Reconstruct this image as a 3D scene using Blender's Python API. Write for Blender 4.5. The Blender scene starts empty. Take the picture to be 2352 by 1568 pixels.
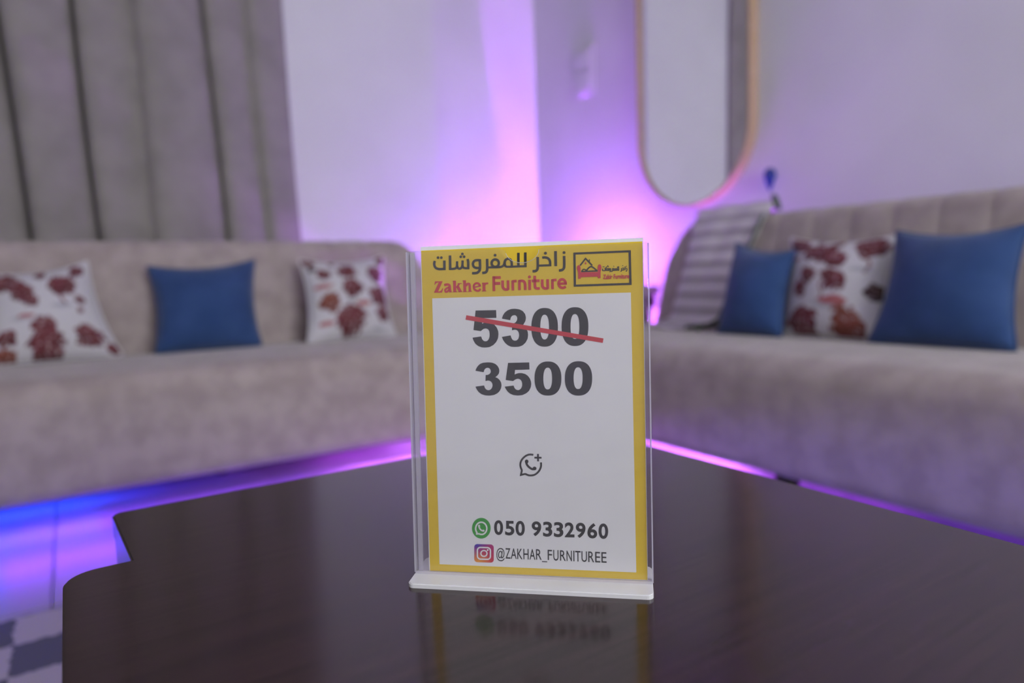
import bpy, bmesh, math, random
from mathutils import Vector, Matrix, noise
R = math.radians

# ------------------------------------------------------------------ camera
# photo frame 2352 x 1568, 24 mm lens on a 36 mm sensor; room axes: +x along the curtain wall, +y along the mirror wall
CX, CY, F = 1176.0, 784.0, 1568.0
CAM = Vector((0, 0, .645))
_vy = Vector((150 - CX, 665 - CY, F)).normalized()
_vx = Vector((3599 - CX, 554 - CY, F)); _vx = (_vx - _vy * _vx.dot(_vy)).normalized()
_vz = _vx.cross(_vy)
M = Matrix((_vx, _vy, _vz)).transposed()          # world -> (right, down, forward)
right, down, fwd = M[0].copy(), M[1].copy(), M[2].copy()
scene = bpy.context.scene
C = scene.collection
cam = bpy.data.cameras.new('camera'); cam.lens = 24; cam.sensor_width = 36
cam.clip_start = .02; cam.clip_end = 50
cam.dof.use_dof = True; cam.dof.focus_distance = .452; cam.dof.aperture_fstop = 3.4; cam.dof.aperture_blades = 0
camo = bpy.data.objects.new('camera', cam); C.objects.link(camo)
camo.matrix_world = Matrix.Translation(CAM) @ Matrix((right, -down, -fwd)).transposed().to_4x4()
scene.camera = camo

# ------------------------------------------------------------------ world, exposure
w = bpy.data.worlds.new('world'); scene.world = w; w.use_nodes = True
w.node_tree.nodes['Background'].inputs[0].default_value = (.5, .52, .6, 1)
w.node_tree.nodes['Background'].inputs[1].default_value = .05
vs = scene.view_settings
vs.view_transform = 'Standard'; vs.look = 'None'; vs.gamma = 1; vs.use_curve_mapping = False; vs.exposure = 0.0

cy = scene.cycles
cy.max_bounces = 4; cy.diffuse_bounces = 3; cy.glossy_bounces = 2; cy.transmission_bounces = 2; cy.transparent_max_bounces = 14
cy.caustics_reflective = False; cy.caustics_refractive = False; cy.sample_clamp_indirect = 6; cy.adaptive_threshold = .05; cy.use_light_tree = False; cy.use_denoising = True

CEIL_E = 6.0            # ceiling panels
LED_WALL = 390.0         # violet strips behind the sofas and corner table
LED_FLOOR = 260.0        # strips under the sofas
VIOLET = (.40, .12, 1.0)
MAGENTA = (.52, .13, 1.0)
BLUE = (.02, .05, 1.0)
# daylight outside the shop window, behind the camera
day = bpy.data.lights.new('daylight', 'AREA'); day.shape = 'RECTANGLE'; day.size = 1.8; day.size_y = 2.0; day.energy = 122; day.color = (.95, .96, 1.0)
dayo = bpy.data.objects.new('daylight', day); C.objects.link(dayo); dayo.location = (.95, -3.1, 1.45); dayo.rotation_euler = (R(90), 0, 0)

# ------------------------------------------------------------------ pixel helpers
def ray(p):
    d = Vector((p[0] - CX, p[1] - CY, F))
    return M.transposed() @ d
def on_plane(p, o, n):
    d = ray(p); t = (Vector(o) - CAM).dot(Vector(n)) / d.dot(Vector(n)); return CAM + d * t
def onx(p, x): return on_plane(p, (x, 0, 0), (1, 0, 0))
def ony(p, y): return on_plane(p, (0, y, 0), (0, 1, 0))
def onz(p, z): return on_plane(p, (0, 0, z), (0, 0, 1))

# ------------------------------------------------------------------ object helpers
def tag(o, label=None, cat=None, group=None, kind=None):
    if label: o['label'] = label
    if cat: o['category'] = cat
    if group: o['group'] = group
    if kind: o['kind'] = kind
    return o
def empty(name, loc=(0, 0, 0), rz=0):
    o = bpy.data.objects.new(name, None); C.objects.link(o); o.location = loc; o.rotation_euler = (0, 0, rz)
    o.empty_display_size = .1
    return o
def link(name, me, mat=None, parent=None, smooth=False):
    o = bpy.data.objects.new(name, me); C.objects.link(o)
    if mat is not None:
        for m in (mat if isinstance(mat, (list, tuple)) else [mat]): me.materials.append(m)
    if parent: o.parent = parent
    if smooth:
        for p in me.polygons: p.use_smooth = True
    return o
def obj(name, bm, mat=None, parent=None, smooth=False):
    me = bpy.data.meshes.new(name); bm.normal_update(); bm.to_mesh(me); bm.free()
    return link(name, me, mat, parent, smooth)
def box(bm, x0, x1, y0, y1, z0, z1, bev=0, seg=2):
    r = bmesh.ops.create_cube(bm, size=1)
    for v in r['verts']:
        v.co = Vector(((x0 + x1) / 2 + v.co.x * (x1 - x0), (y0 + y1) / 2 + v.co.y * (y1 - y0), (z0 + z1) / 2 + v.co.z * (z1 - z0)))
    if bev:
        es = list({e for v in r['verts'] for e in v.link_edges})
        bmesh.ops.bevel(bm, geom=es, offset=bev, segments=seg, profile=.5, affect='EDGES')
    return bm
def boxo(name, b, mat, parent=None, bev=0, seg=2):
    return obj(name, box(bmesh.new(), *b, bev=bev, seg=seg), mat, parent)
def prism(bm, pts, z0, z1):
    a = [bm.verts.new((p[0], p[1], z0)) for p in pts]; b = [bm.verts.new((p[0], p[1], z1)) for p in pts]
    n = len(pts); bm.faces.new(b); bm.faces.new(a[::-1])
    for i in range(n): bm.faces.new((a[i], a[(i + 1) % n], b[(i + 1) % n], b[i]))
    return bm
def tube(bm, pts, r, n=8, cyc=False):
    pts = [Vector(p) for p in pts]; N = len(pts); rings = []
    for i, p in enumerate(pts):
        a = pts[(i - 1) % N] if (cyc or i) else p; b = pts[(i + 1) % N] if (cyc or i < N - 1) else p
        t = (b - a).normalized(); u = t.cross(Vector((0, 0, 1)))
        if u.length < 1e-3: u = t.cross(Vector((1, 0, 0)))
        u.normalize(); v = t.cross(u)
        rr = r[i] if isinstance(r, (list, tuple)) else r
        rings.append([bm.verts.new(p + (u * math.cos(k * 2 * math.pi / n) + v * math.sin(k * 2 * math.pi / n)) * rr) for k in range(n)])
    for i in range(N if cyc else N - 1):
        A, B = rings[i], rings[(i + 1) % N]
        for k in range(n): bm.faces.new((A[k], A[(k + 1) % n], B[(k + 1) % n], B[k]))
    if not cyc:
        bm.faces.new(rings[0][::-1]); bm.faces.new(rings[-1])
    return bm
def lathe(bm, prof, n=24):
    rings = [[bm.verts.new((r * math.cos(k * 2 * math.pi / n), r * math.sin(k * 2 * math.pi / n), z)) for k in range(n)] for r, z in prof]
    for A, B in zip(rings, rings[1:]):
        for k in range(n): bm.faces.new((A[k], A[(k + 1) % n], B[(k + 1) % n], B[k]))
    bm.faces.new(rings[0][::-1]); bm.faces.new(rings[-1])
    return bm

# ------------------------------------------------------------------ materials
def mat(name, col, rough=.5, metal=0, spec=.5, **kw):
    m = bpy.data.materials.new(name); m.use_nodes = True
    b = m.node_tree.nodes['Principled BSDF']
    b.inputs['Base Color'].default_value = (*col, 1); b.inputs['Roughness'].default_value = rough
    b.inputs['Metallic'].default_value = metal; b.inputs['Specular IOR Level'].default_value = spec
    for k, v in kw.items(): b.inputs[k.replace('_', ' ')].default_value = v
    return m
def nodes(m): return m.node_tree.nodes, m.node_tree.links, m.node_tree.nodes['Principled BSDF']
def noisy(m, c1, c2, scale=6, detail=4, lo=.35, hi=.65, bump=0, bscale=200, coord='Object', stretch=(1, 1, 1), rot=0):
    N, L, b = nodes(m)
    tc = N.new('ShaderNodeTexCoord'); mp = N.new('ShaderNodeMapping'); mp.inputs['Scale'].default_value = stretch
    mp.inputs['Rotation'].default_value = (0, 0, rot)
    L.new(tc.outputs[coord], mp.inputs[0])
    n = N.new('ShaderNodeTexNoise'); n.inputs['Scale'].default_value = scale; n.inputs['Detail'].default_value = detail
    L.new(mp.outputs[0], n.inputs['Vector'])
    r = N.new('ShaderNodeValToRGB'); r.color_ramp.elements[0].position = lo; r.color_ramp.elements[1].position = hi
    r.color_ramp.elements[0].color = (*c1, 1); r.color_ramp.elements[1].color = (*c2, 1)
    L.new(n.outputs['Fac'], r.inputs[0]); L.new(r.outputs[0], b.inputs['Base Color'])
    if bump:
        n2 = N.new('ShaderNodeTexNoise'); n2.inputs['Scale'].default_value = bscale; n2.inputs['Detail'].default_value = 3
        L.new(mp.outputs[0], n2.inputs['Vector'])
        bp = N.new('ShaderNodeBump'); bp.inputs['Strength'].default_value = bump; bp.inputs['Distance'].default_value = .004
        L.new(n2.outputs['Fac'], bp.inputs['Height']); L.new(bp.outputs[0], b.inputs['Normal'])
    return m
def emit(name, col, strength):
    m = bpy.data.materials.new(name); m.use_nodes = True; N = m.node_tree.nodes
    N.remove(N['Principled BSDF']); e = N.new('ShaderNodeEmission')
    e.inputs[0].default_value = (*col, 1); e.inputs[1].default_value = strength
    m.node_tree.links.new(e.outputs[0], N['Material Output'].inputs[0]); return m
def clear(name, tint, gloss_rough, ior=1.49, frost=0, frost_col=(.9, .88, .95)):
    m = bpy.data.materials.new(name); m.use_nodes = True; N = m.node_tree.nodes; L = m.node_tree.links
    N.remove(N['Principled BSDF'])
    t = N.new('ShaderNodeBsdfTransparent'); t.inputs[0].default_value = (*tint, 1)
    g = N.new('ShaderNodeBsdfGlossy'); g.inputs['Roughness'].default_value = gloss_rough
    fr = N.new('ShaderNodeFresnel'); ge = N.new('ShaderNodeNewGeometry'); mr = N.new('ShaderNodeMapRange')   # thin sheet: same reflectance on both faces
    mr.inputs['To Min'].default_value = ior; mr.inputs['To Max'].default_value = 1 / ior
    L.new(ge.outputs['Backfacing'], mr.inputs['Value']); L.new(mr.outputs[0], fr.inputs[0])
    base = t
    if frost:
        d = N.new('ShaderNodeBsdfTranslucent'); d.inputs[0].default_value = (*frost_col, 1)
        d2 = N.new('ShaderNodeBsdfDiffuse'); d2.inputs[0].default_value = (*frost_col, 1)
        ms = N.new('ShaderNodeMixShader'); ms.inputs[0].default_value = .5; L.new(d.outputs[0], ms.inputs[1]); L.new(d2.outputs[0], ms.inputs[2])
        mf = N.new('ShaderNodeMixShader'); mf.inputs[0].default_value = frost; L.new(t.outputs[0], mf.inputs[1]); L.new(ms.outputs[0], mf.inputs[2]); base = mf
    mx = N.new('ShaderNodeMixShader'); L.new(fr.outputs[0], mx.inputs[0]); L.new(base.outputs[0], mx.inputs[1]); L.new(g.outputs[0], mx.inputs[2])
    L.new(mx.outputs[0], N['Material Output'].inputs[0]); return m
def attr_mat(name, rough=.8):
    m = mat(name, (1, 1, 1), rough); N, L, b = nodes(m)
    a = N.new('ShaderNodeAttribute'); a.attribute_name = 'print'; L.new(a.outputs['Color'], b.inputs['Base Color']); return m

m_wall = noisy(mat('wall_paint', (.8, .79, .8), .75), (.77, .76, .78), (.83, .82, .84), 2.2, 2)
m_ceil = noisy(mat('ceiling_paint', (.8, .8, .8), .9), (.78, .78, .78), (.82, .82, .82), 2)
m_tile = noisy(mat('floor_tile', (.36, .345, .34), .3), (.34, .325, .32), (.38, .365, .36), 3, 5)
m_grout = noisy(mat('floor_grout', (.4, .39, .38), .9), (.36, .35, .34), (.44, .43, .42), 30)
m_curtain = noisy(mat('curtain_cloth', (.35, .32, .31), .9, spec=.2, Sheen_Weight=.1), (.29, .265, .25), (.34, .31, .295), 9, 2)
m_sofa = noisy(mat('sofa_velvet', (.4, .35, .32), .85, spec=.25, Sheen_Weight=.35), (.385, .318, .30), (.475, .40, .378), 13, 3, .38, .62)
m_leg = noisy(mat('leg_dark_wood', (.03, .02, .018), .4), (.02, .014, .012), (.045, .03, .025), 12)
m_blue = noisy(mat('cushion_blue_weave', (.035, .085, .22), .85, spec=.2, Sheen_Weight=.25), (.026, .064, .18), (.036, .08, .215), 12, 2)
m_print = attr_mat('cushion_tree_print', .85)
m_piping_w = noisy(mat('cushion_piping_white', (.7, .67, .7), .85), (.66, .63, .66), (.74, .71, .74), 40)
m_gold = noisy(mat('mirror_frame_gold', (.62, .44, .27), .4, .3), (.6, .42, .25), (.66, .47, .3), 20)
m_mirror = noisy(mat('mirror_glass', (.93, .93, .94), .01, 1), (.92, .92, .93), (.94, .94, .95), 1)
m_plate = noisy(mat('switch_plastic', (.76, .75, .77), .35), (.75, .74, .76), (.77, .76, .78), 5)
m_hook = noisy(mat('hook_blue_enamel', (.01, .03, .25), .35), (.008, .025, .22), (.012, .035, .28), 20)
m_beige = noisy(mat('corner_table_beige_edge', (.42, .35, .3), .6), (.4, .33, .28), (.45, .38, .32), 10)
m_dark = noisy(mat('corner_table_dark_wood', (.05, .022, .018), .45), (.04, .018, .014), (.065, .03, .024), 6, stretch=(1, 8, 8))
m_ledcase = noisy(mat('led_channel', (.5, .5, .5), .5), (.48, .48, .48), (.52, .52, .52), 5)
m_white_base = noisy(mat('sign_base_white_acrylic', (.8, .79, .8), .22), (.78, .77, .78), (.82, .81, .82), 25)
m_acrylic = clear('clear_acrylic', (.985, .98, .985), .03, frost=.032)
m_edge = clear('frosted_acrylic_edge', (.95, .93, .97), .15, frost=.62)
m_paper = noisy(mat('card_paper_white', (.86, .86, .86), .45), (.85, .85, .85), (.87, .87, .87), 30)
m_yellow = noisy(mat('card_print_yellow', (.80, .56, .03), .45), (.79, .55, .028), (.81, .57, .034), 30)
m_ink = noisy(mat('card_print_black', (.035, .034, .036), .42), (.032, .031, .033), (.038, .037, .039), 30)
m_red = noisy(mat('card_print_red', (.62, .045, .06), .42), (.6, .042, .056), (.64, .048, .064), 30)
m_green = noisy(mat('card_print_green', (.05, .36, .05), .42), (.048, .35, .048), (.052, .37, .052), 30)
m_grad = attr_mat('card_print_gradient', .42)

# coffee table lacquered wood, grain along the sign's width
m_table = mat('coffee_table_dark_wood', (.03, .02, .02), .5, spec=.0, Coat_Weight=1.0, Coat_Roughness=.155, Coat_IOR=1.66)
N, L, b = nodes(m_table)
tc = N.new('ShaderNodeTexCoord'); mp = N.new('ShaderNodeMapping'); mp.inputs['Rotation'].default_value = (0, 0, R(36)); mp.inputs['Scale'].default_value = (3, 90, 10)
L.new(tc.outputs['Object'], mp.inputs[0])
n1 = N.new('ShaderNodeTexNoise'); n1.inputs['Scale'].default_value = 2.2; n1.inputs['Detail'].default_value = 6; n1.inputs['Distortion'].default_value = .6
L.new(mp.outputs[0], n1.inputs['Vector'])
cr = N.new('ShaderNodeValToRGB'); cr.color_ramp.elements[0].color = (.020, .008, .009, 1); cr.color_ramp.elements[1].color = (.040, .017, .018, 1)
cr.color_ramp.elements[0].position = .35; cr.color_ramp.elements[1].position = .7
L.new(n1.outputs['Fac'], cr.inputs[0]); L.new(cr.outputs[0], b.inputs['Base Color'])
bp = N.new('ShaderNodeBump'); bp.inputs['Strength'].default_value = .12; bp.inputs['Distance'].default_value = .0008
L.new(n1.outputs['Fac'], bp.inputs['Height']); L.new(bp.outputs[0], b.inputs['Normal'])

# rug: woven check
m_rug = mat('rug_check_weave', (.3, .3, .3), .95, spec=.1)
N, L, b = nodes(m_rug)
tc = N.new('ShaderNodeTexCoord'); mp = N.new('ShaderNodeMapping'); L.new(tc.outputs['Object'], mp.inputs[0])
ck = N.new('ShaderNodeTexChecker'); ck.inputs['Scale'].default_value = 1 / .12
ck.inputs[1].default_value = (.13, .135, .14, 1); ck.inputs[2].default_value = (.50, .46, .44, 1)
nz = N.new('ShaderNodeTexNoise'); nz.inputs['Scale'].default_value = 60
mixv = N.new('ShaderNodeMix'); mixv.data_type = 'VECTOR'; mixv.inputs[0].default_value = .02
L.new(mp.outputs[0], nz.inputs['Vector']); L.new(mp.outputs[0], mixv.inputs[4]); L.new(nz.outputs['Color'], mixv.inputs[5]); L.new(mixv.outputs[1], ck.inputs[0])
L.new(ck.outputs[0], b.inputs['Base Color'])
bp = N.new('ShaderNodeBump'); bp.inputs['Strength'].default_value = .6; bp.inputs['Distance'].default_value = .004
nb = N.new('ShaderNodeTexNoise'); nb.inputs['Scale'].default_value = 250; L.new(mp.outputs[0], nb.inputs['Vector'])
L.new(nb.outputs['Fac'], bp.inputs['Height']); L.new(bp.outputs[0], b.inputs['Normal'])

# throw: horizontal stripes from the woven rows (UV v)
m_throw = mat('throw_striped_weave', (.5, .45, .5), .9, spec=.15, Sheen_Weight=.2)
N, L, b = nodes(m_throw)
uvn = N.new('ShaderNodeUVMap'); sx = N.new('ShaderNodeSeparateXYZ'); L.new(uvn.outputs[0], sx.inputs[0])
mu = N.new('ShaderNodeMath'); mu.operation = 'MULTIPLY'; mu.inputs[1].default_value = 15 * 2 * math.pi; L.new(sx.outputs[1], mu.inputs[0])
sn = N.new('ShaderNodeMath'); sn.operation = 'SINE'; L.new(mu.outputs[0], sn.inputs[0])
crt = N.new('ShaderNodeValToRGB'); crt.color_ramp.elements[0].position = .3; crt.color_ramp.elements[1].position = .75
crt.color_ramp.elements[0].color = (.52, .47, .51, 1); crt.color_ramp.elements[1].color = (.76, .70, .75, 1)
ma = N.new('ShaderNodeMath'); ma.operation = 'MULTIPLY_ADD'; ma.inputs[1].default_value = .5; ma.inputs[2].default_value = .5
L.new(sn.outputs[0], ma.inputs[0]); L.new(ma.outputs[0], crt.inputs[0]); L.new(crt.outputs[0], b.inputs['Base Color'])
m_fringe = noisy(mat('throw_green_edging', (.12, .15, .12), .9, spec=.1), (.1, .125, .1), (.15, .18, .145), 60)

# ------------------------------------------------------------------ room shell
X0, X1, Y0, Y1, ZC = -2.4, 2.25, -2.8, 3.15, 2.75
T = .12
def struct(o): o['kind'] = 'structure'; return o
floor = struct(boxo('floor', (X0 - T, X1 + T, Y0 - T, Y1 + T, -.12, -.012), m_grout))
tile_me = bpy.data.meshes.new('floor_tile')
bm = box(bmesh.new(), -.2985, .2985, -.2985, .2985, -.012, 0, bev=.0015, seg=1); bm.to_mesh(tile_me); bm.free(); tile_me.materials.append(m_tile)
x = -.075 - .3 - 3 * .6 - .6
while x < X1 + .3:
    y = Y0 - .05
    while y < Y1 + .3:
        o = bpy.data.objects.new('tile', tile_me); C.objects.link(o); o.location = (x, y, 0); o.parent = floor
        y += .6
    x += .6
struct(boxo('ceiling', (X0 - T, X1 + T, Y0 - T, Y1 + T, ZC, ZC + .12), m_ceil))
struct(boxo('wall_back', (X0 - T, X1 + T, Y1, Y1 + T, -.012, ZC), m_wall))
struct(boxo('trim_1', (.72, 1.535, 2.955, Y1, -.012, ZC), m_wall, bev=.006))
struct(boxo('wall_right', (X1, X1 + T, Y0 - T, Y1, -.012, ZC), m_wall))
struct(boxo('wall_left', (X0 - T, X0, Y0 - T, Y1, -.012, ZC), m_wall))
WX0, WX1, WZ0, WZ1 = .05, 1.85, .45, 2.45
bm = bmesh.new()
for a in ((X0, WX0, -.012, ZC), (WX1, X1, -.012, ZC), (WX0, WX1, -.012, WZ0), (WX0, WX1, WZ1, ZC)): box(bm, a[0], a[1], Y0 - T, Y0, a[2], a[3])
struct(obj('wall_front', bm, m_wall))
win = struct(empty('window_1', ((WX0 + WX1) / 2, Y0 - T / 2, WZ0)))
hw, hh = (WX1 - WX0) / 2, WZ1 - WZ0
bm = bmesh.new()
for a in ((-hw, hw, 0, .05), (-hw, hw, hh - .05, hh), (-hw, -hw + .05, .05, hh - .05), (hw - .05, hw, .05, hh - .05), (-.025, .025, .05, hh - .05)): box(bm, a[0], a[1], -.03, .03, a[2], a[3])
obj('window_frame', bm, m_plate, win)
m_glass = clear('window_glass', (.97, .98, .98), .01)
for a, c in ((-hw + .051, -.026), (.026, hw - .051)): boxo('pane', (a, c, -.003, .003, .051, hh - .051), m_glass, win)
struct(boxo('baseboard_back', (1.535, X1, Y1 - .012, Y1, .0, .08), m_plate))
struct(boxo('baseboard_right', (X1 - .012, X1, Y0, Y1 - .012, .0, .08), m_plate))

# ceiling light panels
m_diff = emit('ceiling_panel_glow', (1.0, .97, .95), CEIL_E)
for i, (px, py, lab) in enumerate([(-.3, -.8, 'long white ceiling light panel above the coffee table')]):
    t = empty('ceiling_light', (px, py, ZC)); tag(t, lab, 'ceiling light')
    bm = bmesh.new()
    for a in ((-.61, .61, -.31, -.29), (-.61, .61, .29, .31), (-.61, -.59, -.29, .29), (.59, .61, -.29, .29)): box(bm, *a, -.02, 0)
    obj('frame', bm, m_plate, t); boxo('diffuser', (-.589, .589, -.289, .289, -.014, -.004), m_diff, t)

# ------------------------------------------------------------------ curtain
def curtain():
    gaps = [-1.75, -1.52, -1.30, -1.08, -.86, -.66, -.47, -.29, -.092, .122, .299, .555, .715, .868]
    t = empty('curtain', (gaps[0] + 1.3, 2.96, .03))
    tag(t, 'taupe pleated full-length curtain hanging behind the left sofa', 'curtain')
    ox, oy = t.location.x, t.location.y
    depth = {7: .085, 8: .085, 9: .06, 10: .075, 11: .05, 12: .045}
    cols = []
    for i, (a, c) in enumerate(zip(gaps, gaps[1:])):
        A = depth.get(i, .08); n = 14
        for k in range(n + 1):
            q = k / n
            y = 2.952 - A * (.45 + .55 * (max(0, 1 - abs(2 * q - 1) ** 3)) ** .5) * (1 - .45 * q)
            cols.append((a + .005 + (c - a - .010) * q, y, i, q))
        if i < len(gaps) - 3 and abs(c - .299) > .01: cols += [(c - .0045, 3.04, i, 0), (c + .0045, 3.04, i, 0)]
    bm = bmesh.new(); rows = 24; g = []
    for j in range(rows + 1):
        z = .03 + (2.67 - .03) * j / rows
        g.append([bm.verts.new((x - ox - .028 * (z - .8) + .006 * math.sin(z * 3 + x * 9), y - oy + (.006 * math.sin(2.3 * z + x * 5) if y < 3 else 0), z - .03)) for x, y, i, s in cols])
    for j in range(rows):
        for k in range(len(cols) - 1): bm.faces.new((g[j][k], g[j][k + 1], g[j + 1][k + 1], g[j + 1][k]))
    c = obj('cloth', bm, m_curtain, t, True)
    mo = c.modifiers.new('thick', 'SOLIDIFY'); mo.thickness = .004
    bm = bmesh.new(); tube(bm, [(-1.9 - ox, -.01, 2.66), (.85 - ox, -.02, 2.66)], .014, 12)
    obj('rod', bm, m_leg, t, True)
curtain()

# ------------------------------------------------------------------ sofas
def sofa(name, loc, rz, seat_x, back_x, seat_d, seat_z, top_z, back_y0, lean, label, pw=.13, round_lo=False, round_hi=False, legs=()):
    """local: front faces -y, front face at y=0; seat_x / back_x are (lo, hi) along x"""
    t = empty(name, loc, rz); tag(t, label, 'sofa', 'beige velvet corner sofas')
    # seat block with big rounded front edge
    bm = bmesh.new(); x0, x1 = seat_x; prof = []
    r = .075
    prof += [(.03, .10), (.006, .115), (0, .14)]
    for k in range(0, 11):
        a = k / 10 * math.pi / 2
        prof.append((r - r * math.cos(a), seat_z - .012 - r + r * math.sin(a)))
    for k in range(1, 9):
        s = k / 8; prof.append((r + (seat_d - r) * s, seat_z - .012 + .012 * math.sin(math.pi * min(1, s * 1.0)) ** .5 if s < 1 else seat_z - .012))
    prof += [(seat_d, .10)]
    nx = 40; ring = []
    for i in range(nx + 1):
        x = x0 + (x1 - x0) * i / nx
        e = min(i, nx - i) / nx * (x1 - x0)
        q = 0 if e > .06 else .03 * (1 - math.sqrt(max(0, 1 - (1 - e / .06) ** 2)))
        ring.append([bm.verts.new((x, y + (q if y < .2 else 0), z - (q * .6 if z > .3 else 0))) for y, z in prof])
    n = len(prof)
    for i in range(nx):
        for k in range(n): bm.faces.new((ring[i][k], ring[i + 1][k], ring[i + 1][(k + 1) % n], ring[i][(k + 1) % n]))
    bm.faces.new(ring[0]); bm.faces.new(ring[-1][::-1])
    bmesh.ops.recalc_face_normals(bm, faces=bm.faces)
    s = obj('seat', bm, m_sofa, t)
    for p in s.data.polygons: p.use_smooth = len(p.vertices) == 4
    # backrest: channel panels, each a mesh of its own
    b0, b1 = back_x; npan = max(1, round((b1 - b0) / pw)); W = (b1 - b0) / npan
    def top(x):
        z = top_z
        for flag, e in ((round_hi, b1 - x), (round_lo, x - b0)):
            if flag and e < .14:
                k = 1 - max(0, e) / .14; z = min(z, top_z - .30 * (1 - math.sqrt(max(0, 1 - k * k))))
        return z
    for p in range(npan):
        bm = bmesh.new(); cols = []; nc = 8
        for i in range(nc + 1):
            u = i / nc; x = b0 + W * (p + u); x = min(max(x, b0 + W * p), b0 + W * (p + 1))
            bul = .003 * (1 - abs(2 * u - 1) ** 6); tz = top(x); c = []
            rr = .05
            for k in range(7):
                z = seat_z - .04 + (tz - rr - seat_z + .04) * k / 6
                c.append((back_y0 + lean * (z - seat_z) - bul, z))
            yb = back_y0 + lean * (tz - rr - seat_z)
            for k in range(1, 7):
                a = k / 6 * math.pi / 2; c.append((yb - bul + (rr + bul) * (1 - math.cos(a)), tz - rr + (rr - .003 + bul) * math.sin(a)))
            c.append((yb + .07, tz - .005 + bul)); c.append((yb + .095, tz - .03)); c.append((yb + .10, .20)); c.append((back_y0 + .03, .20))
            cols.append([bm.verts.new((x, yy, zz)) for yy, zz in c])
        m_ = len(cols[0])
        for i in range(nc):
            for k in range(m_): bm.faces.new((cols[i][k], cols[i + 1][k], cols[i + 1][(k + 1) % m_], cols[i][(k + 1) % m_]))
        for cap in (bm.faces.new(cols[0]), bm.faces.new(cols[-1][::-1])):
            for e in cap.edges: e.smooth = False
        bmesh.ops.recalc_face_normals(bm, faces=bm.faces)
        o = obj('back_channel', bm, m_sofa, t)
        for q in o.data.polygons: q.use_smooth = len(q.vertices) == 4
    boxo('underframe', (x0 + .04, x1 - .04, seat_d * .45, seat_d - .02, .085, .105), m_leg, t)
    for lx, ly in legs:
        bm = bmesh.new(); lathe(bm, [(.022, 0), (.026, .05), (.032, .098)], 16)
        o = obj('leg', bm, m_leg, t, False); o.location = (lx, ly, 0)
    return t
LY = 2.085   # front face of the left sofa
left_sofa = sofa('sofa', (0, LY, 0), 0, (-2.2, 1.40), (-2.2, 1.29), .52, .43, .802, 2.545 - LY, .19,
                 'long beige velvet sofa with channelled back in front of the curtain', round_hi=True,
                 legs=((-2.1, .12), (1.3, .12), (-2.1, .46), (1.3, .46), (-.5, .4), (.4, .4)))
RX = 1.50
right_sofa = sofa('sofa', (RX, 0, 0), R(-90), (-2.045, .45), (-1.975, .45), .52, .43, .833, 1.975 - RX, .19,
                  'long beige velvet sofa below the oval mirror, holding the striped throw', round_lo=True,
                  legs=((-1.9, .12), (.35, .12), (-1.9, .46), (.35, .46), (-1.08, .05)))

# ------------------------------------------------------------------ cushions
def bil(q, u, v):   # q = TL, TR, BR, BL ; u right, v up
    return (q[3] * (1 - u) + q[2] * u) * (1 - v) + (q[0] * (1 - u) + q[1] * u) * v
def inv_px(q, p):
    u = v = .5
    for _ in range(20):
        a = (q[3][0] * (1 - u) + q[2][0] * u) * (1 - v) + (q[0][0] * (1 - u) + q[1][0] * u) * v - p[0]
        c = (q[3][1] * (1 - u) + q[2][1] * u) * (1 - v) + (q[0][1] * (1 - u) + q[1][1] * u) * v - p[1]
        J = [[(q[2][0] - q[3][0]) * (1 - v) + (q[1][0] - q[0][0]) * v, (q[0][0] - q[3][0]) * (1 - u) + (q[1][0] - q[2][0]) * u],
             [(q[2][1] - q[3][1]) * (1 - v) + (q[1][1] - q[0][1]) * v, (q[0][1] - q[3][1]) * (1 - u) + (q[1][1] - q[2][1]) * u]]
        D = J[0][0] * J[1][1] - J[0][1] * J[1][0]
        u -= (a * J[1][1] - c * J[0][1]) / D; v -= (c * J[0][0] - a * J[1][0]) / D
    return u, v
def tree_color(trees, u, v):
    col = Vector((.62, .60, .63)); nz = noise.noise((u * 9, v * 9, 3.1)); n2 = noise.noise((u * 22, v * 22, 7.7)); n3 = noise.noise((u * 40, v * 40, 1.7))
    for cu, cv, r, kind in trees:
        if kind == 's':
            d = math.hypot((u - cu) / (r * 1.6), (v - cv) / (r * .45)) + .25 * n2
            if d < 1: col = col.lerp(Vector((.30, .31, .36)), .75 * (1 - d) ** .6)
        elif kind == 't':
            if abs(u - cu - .012 * math.sin(v * 40)) < .011 and abs(v - cv) < r: col = Vector((.22, .06, .06))
        elif kind == 'p':
            d = math.hypot((u - cu) / (r * 1.7), (v - cv) / (r * .5)) + .3 * n2
            if d < 1: col = Vector((.42, .14, .14))
    for cu, cv, r, kind in trees:
        if kind in "cbd" and abs(u - cu) < 1.5 * r and abs(v - cv) < 1.5 * r:
            d = min(math.hypot(u - cu - r * .62 * math.cos(q * 2.4 + cu * 50) * (.25 + .75 * ((q * 37) % 10) / 10), v - cv - r * .62 * math.sin(q * 2.4 + cu * 50) * (.25 + .75 * ((q * 37) % 10) / 10)) for q in range(8)) / (r * .46) + .25 * nz + .42 * n2 + .34 * n3
            if d < 1:
                k = .5 + .5 * noise.noise((u * 30, v * 30, 5.5)) + (.25 if v > cv else -.1)
                dark, mid = (Vector((.075, .012, .018)), Vector((.20, .05, .06))) if kind == 'c' else (Vector((.12, .03, .02)), Vector((.26, .075, .05)))
                if kind == 'd': dark, mid = Vector((.02, .012, .015)), Vector((.10, .05, .05))
                col = dark.lerp(mid, min(1, max(0, k)))
                if n3 > .38: col = col.lerp(Vector((.6, .5, .5)), .6)
    return col
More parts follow.
